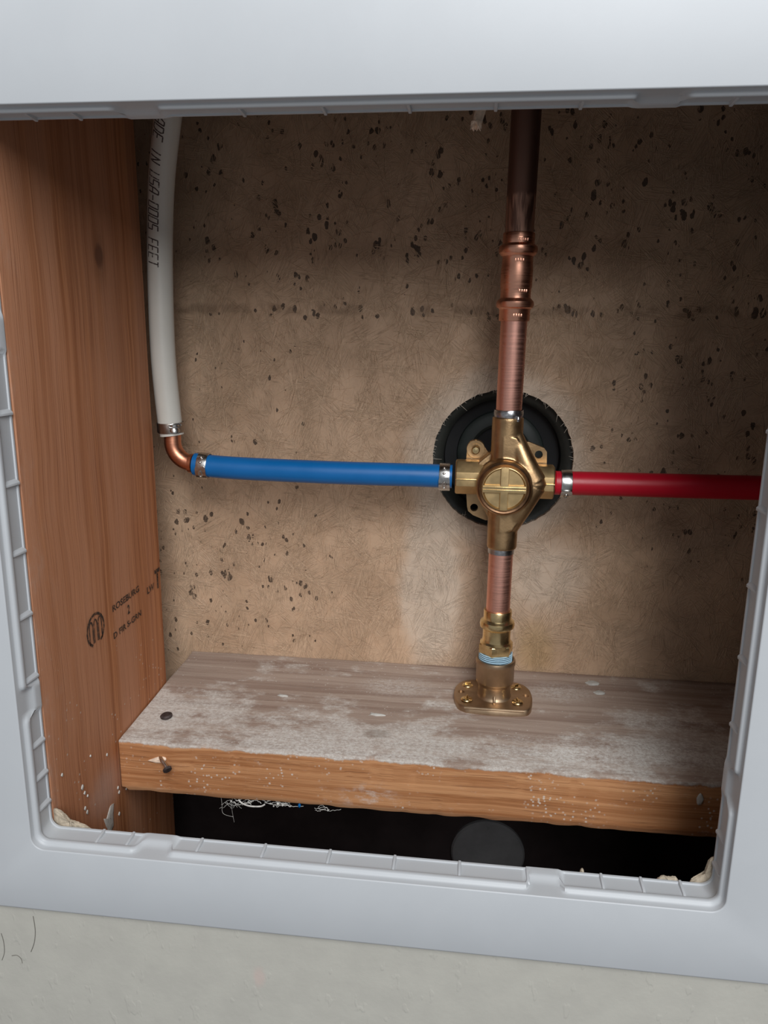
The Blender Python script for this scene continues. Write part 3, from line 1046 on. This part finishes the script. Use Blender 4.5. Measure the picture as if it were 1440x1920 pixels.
# ================================================================ ROUND TRIM BEHIND THE HOLE
tb_ = (HC[0], 244, HC[1])
tr = thing('escutcheon', 'black ringed round trim plate seen through the hole behind the brass valve', 'trim plate', tb_)
m = M().lathe([(60, 242.5), (60, 243.2), (50.5, 244), (46.5, 247), (44.5, 252)], (HC[0], 0, HC[1]), 'Y', 96)
m.obj('outer_ring', M_BLK2, tb_, tr)
m = M().lathe([(44.5, 252), (44, 262), (34.5, 264), (.01, 264)], (HC[0], 0, HC[1]), 'Y', 96)
m.obj('recessed_dish', M_BLK, tb_, tr)
m = M().lathe([(34, 264), (33.2, 260.5), (30.5, 258.8), (24, 258.5), (22, 260), (21.6, 264)], (HC[0] - 1, 0, HC[1] + 1), 'Y', 96)
m.obj('inner_ring', M_GRN, tb_, tr)

# frayed strands round the rim of the hole
random.seed(8)
m = M()
for _ in range(120):
    a = random.choice([random.uniform(-.4, 3.6), random.uniform(0, 2 * PI)])
    r = HR + .6
    L = random.uniform(1, 3.2)
    if random.random() < .08:
        L = random.uniform(4, 8)
    tt = a + random.uniform(-.9, .9) + PI
    p = Vector((HC[0] + r * math.cos(a), 237.2, HC[1] + r * math.sin(a)))
    q = p + Vector((math.cos(tt) * L, random.uniform(-.6, .8), math.sin(tt) * L))
    m.tube([p, (p + q) / 2 + Vector((random.uniform(-.2, .2), 0, random.uniform(-.2, .2))), q], [.22, .16, .06], 5)
o = m.obj('frayed_strands', M_FRAY, (HC[0], 237, HC[1]))
tag(o, 'fine frayed glass strands around the rim of the round hole', 'glass strands', kind='stuff')

# chopped glass strands pressed into the face of the backing
rn = random.Random(21)
m = M()
for _ in range(3400):
    x0_ = rn.uniform(-228, 260)
    z0_ = rn.uniform(344, 745)
    right = min(1, max(0, (x0_ - 30) / 90))
    an = rn.gauss(PI / 2, .55) if rn.random() < .35 + .4 * right else rn.uniform(0, PI)
    L = rn.uniform(7, 26)
    cv = rn.gauss(0, .35)
    rr_ = rn.uniform(.13, .30)
    pts = []
    ok = True
    for k in range(6):
        t = k / 5
        a = an + cv * (t - .5)
        px, pz = x0_ + math.cos(a) * L * (t - .5), z0_ + math.sin(a) * L * (t - .5)
        if math.hypot(px - HC[0], pz - HC[1]) < HR + 2 or pz < 342:
            ok = False
        pts.append((px, 237.05 - .12 * math.sin(PI * t), pz))
    if ok:
        m.tube(pts, [rr_ * .3, rr_, rr_, rr_, rr_, rr_ * .3], 5, False, Vector((0, 1, 0)))
o = m.obj('glass_strands', M_FIB, (HC[0], 237, HC[1]), sharp=180)
tag(o, 'chopped glass strands bonded over the tan backing panel', 'glass strands', kind='stuff')

# disc below the board
db = (25.5, 237.5, 172)
m = M().lathe([(.01, 231.5), (12, 231.6), (24, 232.2), (29.5, 233.2), (31, 235), (31, 237.8)], (25.5, 0, 172), 'Y', 72)
o = m.obj('round_cap', M_DISC, db)
tag(o, 'dim grey round cap in the dark space under the board', 'cap')

# ================================================================ VERTICAL COPPER LINE
AX, AY = 23.2, 187.0          # axis of the riser


def ax(z):                     # the riser leans a hair to the right as it climbs
    return AX + (z - 500) * .0065 - .3


def vl(prof, seg=48, phase=0):
    """lathe round the leaning riser axis: prof (r, z)"""
    m = M()
    rows = []
    for i in range(seg):
        a = 2 * PI * i / seg + phase
        rows.append([(ax(z) + r * math.cos(a), AY - max(0, z - 560) * .10 + r * math.sin(a), z) for r, z in prof])
    m.grid(rows, closed_u=True)
    return m


o = vl([(8.0, 655), (9.0, 655), (9.0, 700), (9.0, 859), (.01, 859)]).obj('copper_riser', M_CUD, (AX, AY, 662))
tag(o, 'dark tarnished copper riser running up from the pressed coupling', 'copper pipe')

cpb = (AX, AY, 610)
cp = vl([(8.7, 609.4), (9.75, 609.5), (9.95, 610), (9.95, 616.4), (10.4, 617.2), (11.6, 617.9), (12.1, 619.6), (11.9, 621.4), (10.8, 622.7), (9.9, 623.6), (9.7, 625), (9.7, 629), (10.1, 631), (10.2, 641), (9.8, 643.5), (9.7, 648),
         (9.9, 649), (10.8, 649.8), (12.0, 651), (12.3, 653), (11.9, 654.9), (10.6, 655.8), (9.95, 656.6), (9.95, 662.4), (9.7, 662.9), (8.9, 663)], 48).obj('press_coupling', M_CU, cpb)
tag(cp, 'shiny copper press coupling with two raised rings joining dark riser to pink tube', 'pipe coupling')
m = M()
for (z0_, a0) in ((645.5, -100), (657.5, -88), (612, -95), (627, -80)):
    for k in range(4):
        a = math.radians(a0 + k * 9)
        r = 10.3
        m.box(ax(z0_) + r * math.cos(a) - .45, ax(z0_) + r * math.cos(a) + .45, AY - (z0_ - 560) * .1 + r * math.sin(a) - .15, AY - (z0_ - 560) * .1 + r * math.sin(a) + .4, z0_, z0_ + 1.8)
m.obj('embossed_mark', M_CU, cpb, cp, bevel=.1)
cp.children[0].location = (0, 0, 0)

tbp = (AX, AY, 548)
up = vl([(8.0, 545), (8.6, 545), (8.6, 614), (8.0, 614)]).obj('upper_copper_tube', M_CUP, tbp)
tag(up, 'pinkish copper tube between the press coupling and the top of the valve', 'copper pipe')
m = M()
ribbon(m, [Vector((-14, 606.2)), Vector((-2, 605.6)), Vector((10, 606.8)), Vector((18, 607.2))], 1.9, lambda a, b: Vector((ax(b) + 8.68 * math.sin(math.radians(a)), AY - (b - 560) * .1 - 8.68 * math.cos(math.radians(a)), b)))
m.obj('marker_line', M_MARK, tbp, up, sharp=180)['label'] = 'black marker line under the coupling'
m = M()
rr = random.Random(2)
for k in range(14):
    z = 560 + k * 2.6
    a = -52
    for j in range(rr.choice((2, 3))):
        w1 = rr.uniform(3, 9)
        ribbon(m, [Vector((a + j * 8, z)), Vector((a + j * 8 + w1, z + rr.uniform(-.5, .5)))], rr.uniform(.35, .8), lambda p, q: Vector((ax(q) + 8.68 * math.sin(math.radians(p)), AY - max(0, q - 560) * .1 - 8.68 * math.cos(math.radians(p)), q)))
m.obj('printed_marking', M_INK3, tbp, up, sharp=180)['label'] = 'faint dark print down the left of the tube'

lo2 = vl([(8.0, 404), (8.45, 404), (8.45, 457), (8.0, 457)]).obj('lower_copper_tube', M_CUP, (AX, AY, 405))
tag(lo2, 'short pinkish copper tube between the bottom of the valve and the brass adapter', 'copper pipe')

# ================================================================ VALVE
VB = (21.9, 187, 501)
vt = thing('shower_valve', 'bronze shower valve body in front of the round hole, joining copper, blue and red pipes', 'valve', VB)
m = M()
CX, CZ = 21.9, 500.6
m.lathe([(.01, 169.5), (17.2, 169.5), (18.6, 171.5), (18.9, 176), (18.5, 205), (.01, 206)], (CX, 0, CZ), 'Y', 56)
m.lathe([(.01, 546.8), (10.4, 546.8), (10.6, 545), (10.6, 520), (12, 508), (12, 500), (.01, 500)], (AX - .2, 187, 0), 'Z', 48)
m.lathe([(.01, 455.2), (10.2, 455.2), (10.4, 457), (10.5, 478), (12, 492), (.01, 492)], (AX - .4, 187, 0), 'Z', 48)
# the curved waterway that bulges to the right and meets in a corner
W1 = bezier([(26, 187, 541), (29, 183.5, 532), (35.2, 180.5, 518), (42.3, 179.5, 504)], 8)
W2 = bezier([(25.5, 187, 464), (28.5, 184, 473), (35.2, 181, 487), (42.3, 179.5, 502)], 8)
m.tube(W1, [4.6 + 3.6 * i / 24 for i in range(25)], 24)
m.tube(W2, [5.4 + 2.8 * i / 24 for i in range(25)], 24)
m.lathe([(.01, 494.8), (5.6, 497), (8.2, 503), (5.6, 509), (.01, 511.2)], (42.3, 179.5, 0), 'Z', 24)
m.prism([(20, 534), (29, 534), (44, 508), (49.5, 503), (44, 497), (29, 470), (20, 468)], 176.5, 200)
m.prism([(4, 515), (12, 522), (12, 478), (4, 492)], 184, 203)
m.obj('valve_body', M_BRZ, VB, vt, remesh=.55, smooth=10, sharp=180)

# mounting plate with three lugs and holes
pl = [(-4.2, 512), (-3.9, 524), (-1.9, 527.8), (2.2, 529.2), (6.0, 527.6), (11, 520.5), (20, 524), (30, 528), (38.5, 528.6), (49.2, 524.6), (51.2, 522), (51.9, 508), (51.9, 494), (40, 478), (31, 472), (11, 471.6), (2, 475), (-1.6, 478), (-2.4, 481), (-3.4, 492)]
m = M().prism(pl, 198.5, 203)
cut = M()
for (x, z) in ((45.8, 520.0), (2.6, 480.6)):
    cut.lathe([(.01, 190), (2.75, 190), (2.75, 215), (.01, 215)], (x, 0, z), 'Y', 28)
m.obj('mounting_plate', M_BRZ, VB, vt, cut=cut, bevel=0, sharp=30)
m = M().lathe([(.01, 193.2), (2.2, 193.4), (2.6, 193.9), (2.6, 203), (.01, 203)], (2.2, 0, 522.3), 'Y', 20)
for k in range(5):
    m.lathe([(2.6, 195 + k * .8), (2.85, 195.4 + k * .8), (2.6, 195.8 + k * .8)], (2.2, 0, 522.3), 'Y', 20)
m.obj('mounting_screw', M_BRS, VB, vt)['label'] = 'brass screw end in the upper left lug'
m = M().lathe([(2.9, 197.8), (6.2, 197.6), (6.4, 198.6), (6.4, 203), (2.9, 203)], (2.2, 0, 522.6), 'Y', 32)
m.obj('screw_boss', M_BRZ, VB, vt, bevel=0)

# round end cap with a raised cross
m = M()
m.lathe([(.01, 168.9), (13.3, 168.9), (13.7, 168.2), (14.2, 167.6), (14.7, 167.8), (15, 168.8), (15, 172), (.01, 172)], (CX, 0, CZ), 'Y', 64)
m.obj('end_cap', M_BRSD, VB, vt)
m = M()
yb0, yb1 = 167.0, 169.6
hx = 14.6


def barpoly(w_, L):
    r = L
    out = []
    for sx in (1, -1):
        a = math.asin(w_ / r)
        for k in range(5):
            t = a - 2 * a * k / 4
            out.append((CX + sx * r * math.cos(t), CZ + sx * r * math.sin(t)))
    return out


m.prism(barpoly(2.6, 14.6), yb0, yb1)
v2 = [(CX + (z - CZ), CZ - (x - CX)) for x, z in barpoly(2.7, 14.6)]
m.prism(v2, yb0 - .05, yb1)
m.obj('raised_cross', M_BRSD, VB, vt, bevel=.45, bseg=3)
m = M()
m.box(CX - 14.2, CX + 14.2, 166.5, 167.3, CZ + .9, CZ + 1.7)
m.box(CX - 14.2, CX + 14.2, 166.5, 167.3, CZ - .9, CZ - .2)
m.obj('casting_line', M_BRS, VB, vt, bevel=.2)
# dark groove ring around the cap
m = M().lathe([(15.0, 171.5), (15.1, 169.4), (16.6, 168.6), (17.6, 169.6), (17.8, 171.5)], (CX, 0, CZ), 'Y', 64)
m.obj('cap_collar', M_BRDK, VB, vt)


def hexport(name, x0, x1, cz, r, flip):
    m = M()
    prof = [(.01, x0), (r - .8, x0), (r, x0 + .8 * (1 if x1 > x0 else -1)), (r, x1), (.01, x1)]
    m.lathe(prof, (0, 190.5, cz), 'X', 8, phase=PI / 8)
    o = m.obj(name, M_BRSD, VB, vt, bevel=.35, sharp=25)
    return o


hexport('left_port', -11.2, 8, 504.3, 12.4, 0)
hexport('right_port', 56.2, 42, 502.6, 12.2, 1)
m = M()
m.box(-10.9, 4, 178.2, 179.6, 504.0, 504.6)
m.obj('parting_line', M_BRS, VB, vt, bevel=.2)
m = M()
m.box(50, 56, 177.9, 179.6, 502.4, 503.1)
m.obj('parting_line', M_BRS, VB, vt, bevel=.2)
for (z0_, z1_, nm, ra) in ((546.4, 551.6, 0, 9.6), (451.6, 455.6, 1, 9.1)):
    m = M()
    seg = 48
    rows = []
    for i in range(seg):
        a = 2 * PI * i / seg
        row = []
        for k in range(7):
            t = k / 6
            z = z0_ + (z1_ - z0_) * t
            jit = .35 * noise.noise(Vector((math.cos(a) * 3, math.sin(a) * 3, z * .7)))
            rr_ = (ra + .5 * math.sin(PI * t) + jit) if nm == 0 else ra + .15 * jit
            row.append((ax(z) - (.1 if nm else 0) + rr_ * math.cos(a), AY + rr_ * math.sin(a), z + (jit * 1.2 if nm == 0 else 0)))
        rows.append(row)
    m.grid(rows, closed_u=True)
    m.obj('solder_ring', M_SOL, VB, vt, sharp=180)
m = M().lathe([(.01, -2.2), (1.2, -1.7), (1.7, 0), (1.1, 1.6), (.01, 2.2)], (29.2, 178.6, 546.2), 'Z', 12)
m.obj('solder_drip', M_SOL, VB, vt)

# ================================================================ ADAPTER AND FLANGED FITTING
AB = (AX, AY, 372)
ad = thing('press_adapter', 'polished brass press adapter with hex, screwed into the flanged fitting', 'pipe adapter', AB)
vl([(8.6, 408.8), (9.7, 409), (10.0, 408.4), (10.0, 402.6), (10.7, 401.8), (12.0, 400.8), (12.5, 398.8), (12.2, 396.6), (10.8, 395.4), (10.0, 394.8), (9.9, 388), (10.3, 385.8), (11.6, 384.6), (11.6, 382), (8, 382)], 48).obj('press_socket', M_BRS, AB, ad)
m = vl([(8, 384), (11.8, 384.2), (12.7, 383.3), (12.7, 377), (12.0, 376.2), (8, 376.2)], 6, PI / 6 - .25)
m.obj('hex_collar', M_BRS, AB, ad, bevel=.3, sharp=20)
m = M()
prof = [(8, 377)]
z = 377.0
while z > 371.4:
    prof += [(11.6, z), (12.2, z - .55), (11.4, z - 1.1), (11.3, z - 1.35)]
    z -= 1.4
prof += [(11.3, 364), (8, 364)]
vl(prof, 48).obj('pasted_thread', M_THR, AB, ad, sharp=60)['label'] = 'thread rings coated in light blue paste'

FB = (21.8, 185, 339)
ff = thing('flanged_fitting', 'bronze flanged female fitting screwed to the dusty board below the copper line', 'pipe fitting', FB)
m = M()
fx, fy = 22.4, 187.0
m.lathe([(12.3, 356), (12.3, 371.4), (12.9, 371.9), (14.0, 371.6), (14.4, 370.3), (14.3, 368.0), (13.8, 367), (13.8, 355.4), (13.3, 353.8), (12.0, 352.6), (11.7, 351), (11.7, 344.8), (12.6, 343), (14.5, 341.8), (14.5, 339.6), (.01, 339.6), (.01, 356)], (fx, fy, 0), 'Z', 56)
m.obj('threaded_socket', M_BRF, FB, ff, sharp=50)
# base plate outline in x-y (front edge straight, clipped corners)
bp = []
for (x, y, r) in ((-1.8, 167.0, 4.5), (45.6, 167.0, 4.5), (48.6, 187, 9), (44, 205.5, 7), (0, 205.5, 7), (-5.4, 187, 9)):
    bp.append((x, y))
ctr = [(2.2, 164.6), (22.0, 162.6), (42.0, 164.6), (47.4, 168.8), (49.6, 178), (50.2, 188), (48, 200), (40, 207.5), (22, 208.5), (3.4, 207.5), (-4.6, 200), (-7, 188), (-6.2, 178), (-3.2, 168.8)]
ol = [(p.x, p.y) for p in bezier([(*p, 0) for p in ctr] + [(*ctr[0], 0)], 5)[:-1]]
m = M()
rows = []
for z, s_ in ((338.0, .985), (338.4, 1.0), (342.6, .995), (343.3, .975), (343.6, .94), (343.6, .01)):
    rows.append([(22 + (x - 22) * s_, 186 + (y - 186) * s_, z + (y - 186) * .03 - .3) for x, y in ol])
m.grid(rows, closed_v=True)
m.f.append(tuple(range(len(ol))))
cut = M()
for (x, y) in ((-1.6, 187.0), (45.6, 187.0)):
    cut.lathe([(.01, 342.2), (2.3, 342.2), (2.3, 350), (.01, 350)], (x, y, 0), 'Z', 20)
m.obj('base_plate', M_BRF, FB, ff, cut=cut, sharp=40)
m = M().tube(bezier([(1, 163.9, 342.6), (10, 162.9, 343.0), (22, 162.4, 343.3), (34, 162.9, 343.0), (43, 163.9, 342.6)], 5), 1.0, 10)
m.obj('front_rib', M_BRF, FB, ff)
m = M().tube([(22.2, 174.6, 347.0), (22.2, 172.6, 343.6), (22.2, 171, 343.2)], [.9, 1.1, .8], 10)
m.obj('casting_nub', M_BRF, FB, ff)
SCR = None
for i, (x, y) in enumerate(((3.0, 198.0), (38.9, 199.0), (2.4, 175.2), (38.9, 175.6))):
    if SCR is None:
        sm = M().lathe([(.01, 0.0), (4.0, 0.0), (4.2, .5), (3.6, 1.3), (2.2, 1.75), (.01, 1.85)], (0, 0, 0), 'Z', 28)
        cut = M()
        cut.box(-2.2, 2.2, -.45, .45, .7, 3)
        cut.box(-.45, .45, -2.2, 2.2, .7, 3)
        q = sm.obj('mounting_screw', M_BRS, (0, 0, 0), ff, cut=cut, sharp=40)
        SCR = q
    else:
        q = SCR.copy()
        COL.objects.link(q)
        q.parent = ff
    q.location = Vector((x - FB[0], y - FB[1], 343.2 - FB[2])) * K
    q.rotation_euler = (0, 0, .3 + i * .5)

# ================================================================ PEX LINES
bl = M()
bl.tube(bezier([(-199.5, 190.5, 507.0), (-170, 190.0, 505.2), (-100, 190, 504.2), (-40, 190.3, 504.2), (-13.5, 190.6, 504.0)], 12), 8.15, 40)
o = bl.obj('blue_tube', M_BLU, (-100, 190, 504))
tag(o, 'blue plastic water tube running across from the copper elbow to the valve', 'water pipe')
rd = M().tube(bezier([(58.2, 190.5, 502.0), (66, 190.5, 502.0), (140, 190.5, 502.6), (329, 190.5, 504)], 10), 8.2, 40)
o = rd.obj('red_tube', M_RED, (150, 190, 502))
tag(o, 'red plastic water tube running from the valve out to the right', 'water pipe')

WP = bezier([(-216.2, 192, 527.5), (-217.6, 192, 541), (-219.6, 192, 580), (-219.2, 192, 622), (-216.5, 190, 664), (-210.3, 183, 699), (-200.0, 172, 731), (-186, 158, 772), (-170, 145, 859)], 10)
wt = M().tube(WP, 8.6, 40).obj('white_tube', M_WHT, (-217, 192, 528))
tag(wt, 'white plastic water tube with black printing coming down beside the wooden stud', 'water pipe')

# dot-style printing that wraps round the white tube
GL = {'M': [[(0, 0), (0, 1), (.5, .5), (1, 1), (1, 0)]], 'A': [[(0, 0), (0, .7), (.35, 1), (1, 1), (1, 0)], [(0, .45), (1, .45)]],
      'D': [[(0, 0), (0, 1), (.75, 1), (1, .8), (1, .2), (.75, 0), (0, 0)]], 'E': [[(1, 1), (0, 1), (0, 0), (1, 0)], [(0, .5), (.8, .5)]],
      'I': [[(.5, 0), (.5, 1)]], 'N': [[(0, 0), (0, 1), (1, 0), (1, 1)]], 'U': [[(0, 1), (0, 0), (1, 0), (1, 1)]],
      'S': [[(1, 1), (0, 1), (0, .5), (1, .5), (1, 0), (0, 0)]], '-': [[(0, .5), (1, .5)]], '0': [[(0, 0), (0, 1), (1, 1), (1, 0), (0, 0)]],
      '5': [[(1, 1), (0, 1), (0, .5), (1, .5), (1, 0), (0, 0)]], 'F': [[(0, 0), (0, 1), (1, 1)], [(0, .5), (.8, .5)]], 'T': [[(0, 1), (1, 1)], [(.5, 1), (.5, 0)]]}
cum = [0]
for i in range(1, len(WP)):
    cum.append(cum[-1] + (WP[i] - WP[i - 1]).length)


def on_tube(s_, deg, r):
    i = 0
    while i < len(cum) - 2 and cum[i + 1] < s_:
        i += 1
    t = (s_ - cum[i]) / (cum[i + 1] - cum[i])
    p = WP[i].lerp(WP[i + 1], t)
    tg = (WP[i + 1] - WP[i]).normalized()
    fr_ = Vector((0, -1, 0))
    fr_ = (fr_ - tg * fr_.dot(tg)).normalized()
    sd = tg.cross(fr_)
    if sd.x < 0:
        sd = -sd
    a = math.radians(deg)
    return p + (fr_ * math.cos(a) + sd * math.sin(a)) * r


def s_of_z(z):
    for i in range(1, len(WP)):
        if WP[i].z >= z:
            return cum[i - 1] + (cum[i] - cum[i - 1]) * (z - WP[i - 1].z) / (WP[i].z - WP[i - 1].z)
    return cum[-1]


m = M()
txt = 'MADE IN USA-0005 FEET'
adv = 4.75
s_end = s_of_z(643.5)
for i, ch in enumerate(txt):
    if ch not in GL:
        continue
    s0 = s_end + (len(txt) - i) * adv
    for st in GL[ch]:
        dn = []
        for a, b in zip(st[:-1], st[1:]):
            for k in range(6):
                dn.append((a[0] + (b[0] - a[0]) * k / 6, a[1] + (b[1] - a[1]) * k / 6))
        dn.append(st[-1])
        pts = [Vector((u * 3.3 + v * 1.9, v * 7.6)) for u, v in dn]
        ribbon(m, pts, .82, lambda a, b, s0=s0: on_tube(s0 - a, -37 + b / 8.6 * 57.3, 8.66))
o = m.obj('printed_text', M_INK, (-217, 192, 528), wt, sharp=180)
o['label'] = 'black lettering printed down the white tube'

# copper elbow
EB = (-212, 191, 512)
el = thing('copper_elbow', 'small copper elbow turning from the white tube into the blue tube', 'pipe elbow', EB)
arc = [Vector((-216.2, 192, 534)), Vector((-215.9, 192, 527))]
for k in range(13):
    a = PI + (PI / 2) * k / 12
    arc.append(Vector((-200.8 + 15 * math.cos(a), 191.5, 522.4 + 15 * math.sin(a))))
arc.append(Vector((-193, 190.6, 507.1)))
M().tube(arc, 6.0, 32).obj('bent_tube', M_CUE, EB, el)
M().tube([(-203.6, 191, 507.4), (-203.2, 191, 507.4), (-200.6, 190.8, 507.2), (-200.2, 190.8, 507.2)], [5.8, 6.9, 7.1, 5.8], 32).obj('stop_ring', M_CUE, EB, el)


# clamps ------------------------------------------------------------------
def arcband(m, r0, r1, a0, a1, half, n=20, round_start=False, round_end=False, x_off=0):
    """part of a band round the local x axis; angle 0 faces the camera (-y), positive goes down"""
    rows = []
    for i in range(n + 1):
        t = i / n
        a = math.radians(a0 + (a1 - a0) * t)
        h = half
        if round_start and t < .18:
            h = half * (.62 + .38 * math.sqrt(1 - (1 - t / .18) ** 2))
        if round_end and t > .85:
            h = half * (.5 + .5 * math.sqrt(max(0, 1 - ((t - .85) / .15) ** 2)))
        row = []
        for (r, s_) in ((r0, -1), (r1, -1), (r1, 1), (r0, 1)):
            row.append((x_off + s_ * h, -r * math.cos(a), -r * math.sin(a)))
        rows.append(row)
    o = len(m.v)
    m.grid(rows, closed_v=True)
    m.f.append((o, o + 1, o + 2, o + 3))
    e = len(m.v) - 4
    m.f.append((e + 3, e + 2, e + 1, e))


def make_clamp(base, label, mat, group, r=8.45, half=3.7, rotm=None, dots=True, tab0=-6, tab1=82):
    c = thing('pinch_clamp', label, 'pipe clamp', base, group)
    m = M()
    m.lathe([(r, -half), (r + .75, -half + .1), (r + .85, -half + .4), (r + .85, half - .4), (r + .75, half - .1), (r, half)], (0, 0, 0), 'X', 56)
    parts = [('band', m, mat)]
    m2 = M()
    arcband(m2, r + .8, r + 1.6, tab0, tab1, half + .15, 22, True, True)
    parts.append(('overlap_tab', m2, mat))
    m3 = M()
    loop = []
    for k in range(28):
        t = 2 * PI * k / 28
        aa = math.radians(tab0 + 34 + 15 * math.sin(t))
        xx = 1.15 * math.cos(t)
        rr_ = r + 1.85
        loop.append(Vector((xx, -rr_ * math.cos(aa), -rr_ * math.sin(aa))))
    rows = []
    for i, p in enumerate(loop):
        q = loop[(i + 1) % 28]
        o_ = loop[i - 1]
        tg = (q - o_).normalized()
        nr = Vector((0, p.y, p.z)).normalized()
        bt = tg.cross(nr)
        rows.append([p + (nr * math.cos(2 * PI * k / 8) + bt * math.sin(2 * PI * k / 8)) * .42 for k in range(8)])
    m3.grid(rows, closed_u=True, closed_v=True)
    parts.append(('embossed_slot', m3, mat))
    if dots:
        for a in (-22, -46):
            aa = math.radians(a)
            m4 = M()
            cc = Vector((-.2, -(r + .8) * math.cos(aa), -(r + .8) * math.sin(aa)))
            m4.lathe([(.01, -1.0), (.8, -.7), (1.15, 0), (.8, .7), (.01, 1.0)], cc, 'Z', 14)
            parts.append(('retaining_bump', m4, mat))
    for nm, mm, mt in parts:
        o = mm.obj(nm, mt, (0, 0, 0), c, sharp=40)
    if rotm is not None:
        c.rotation_euler = rotm
    return c


GR = None
c1_ = make_clamp((-192.2, 190.4, 506.4), 'steel pinch clamp around the left end of the blue tube by the elbow', M_STL, 'pinch clamps on the tubes', rotm=(0, .05, 0))


def dup(root, loc, rot, label):
    r = root.copy()
    COL.objects.link(r)
    r.location = Vector(loc) * K
    r.rotation_euler = rot
    r['label'] = label
    for ch in list(root.children):
        q = ch.copy()
        COL.objects.link(q)
        q.parent = r
    return r


dup(c1_, (-18.6, 190.6, 504.0), (0, 0, 0), 'steel pinch clamp around the right end of the blue tube at the valve')
c3_ = make_clamp((64.4, 190.5, 502.0), 'steel pinch clamp around the red tube right of the valve', M_STL, 'pinch clamps on the tubes', dots=False, tab0=22, tab1=100)
# clamp of the white tube: band round a nearly vertical axis, pinched ear at the right front
WC = (-216.9, 192, 533.4)
c4 = thing('pinch_clamp', 'dull steel clamp with pinched ear around the bottom end of the white tube', 'pipe clamp', WC, 'pinch clamps on the tubes')
T4 = Matrix.Rotation(-.02, 3, 'Y') @ Matrix.Rotation(.05, 3, 'X')
m = M().lathe([(8.7, -3.6), (9.5, -3.5), (9.6, -3.1), (9.6, 3.1), (9.5, 3.5), (8.7, 3.6)], (0, 0, 0), 'Z', 56)
m.obj('band', M_STLD, (0, 0, 0), c4, xf=T4, sharp=40)
m = M()
rows = []
for i in range(17):
    t = i / 16
    a = math.radians(-72 + 44 * t)      # right-front quarter
    bulge = 9.7 + 1.9 * math.sin(PI * t) ** .7
    hh = 3.1 - 1.0 * abs(2 * t - 1) ** 3
    rows.append([(r_ * math.cos(a), r_ * math.sin(a), z_) for r_, z_ in ((9.4, -hh), (bulge, -hh + .2), (bulge + .1, -.6), (bulge - .9, .2), (bulge - .9, .9), (bulge + .1, 1.5), (bulge, hh - .2), (9.4, hh))])
m.grid(rows)
m.obj('pinched_ear', M_STL, (0, 0, 0), c4, xf=T4, sharp=60)
m = M()
loop = [(10.6 * math.cos(math.radians(-50 + 26 * math.cos(q))), 10.6 * math.sin(math.radians(-50 + 26 * math.cos(q))), 2.2 + 1.4 * math.sin(q)) for q in [2 * PI * k / 24 for k in range(24)]]
m.tube([Vector(p) for p in loop] + [Vector(loop[0])], .4, 8, False, Vector((0, 0, 1)))
m.obj('ear_loop', M_STL, (0, 0, 0), c4, xf=T4)

# ================================================================ MARKS ON THE DRYWALL
for pts, r_, lb in (([(-233.9, 281.5), (-233.6, 272), (-235, 264), (-237.6, 257.5)], .22, 'thin dark curved scuff under the frame at far left, the longest'),
                    ([(-249.7, 253.3), (-246.5, 254.0), (-244.2, 252), (-243.7, 249)], .18, 'small hooked dark scuff on the wall left of the longest scuff'),
                    ([(-254.5, 267.8), (-253.6, 262), (-254, 255), (-256, 249.6)], .2, 'dark scuff on the wall at the very left edge of the view')):
    m = M().tube(bezier([(x, 2.75, z) for x, z in pts], 6), r_, 6)
    o = m.obj('wall_scuff', M_HAIR, (pts[0][0], 2.8, pts[0][1]))
    tag(o, lb, 'scuff')
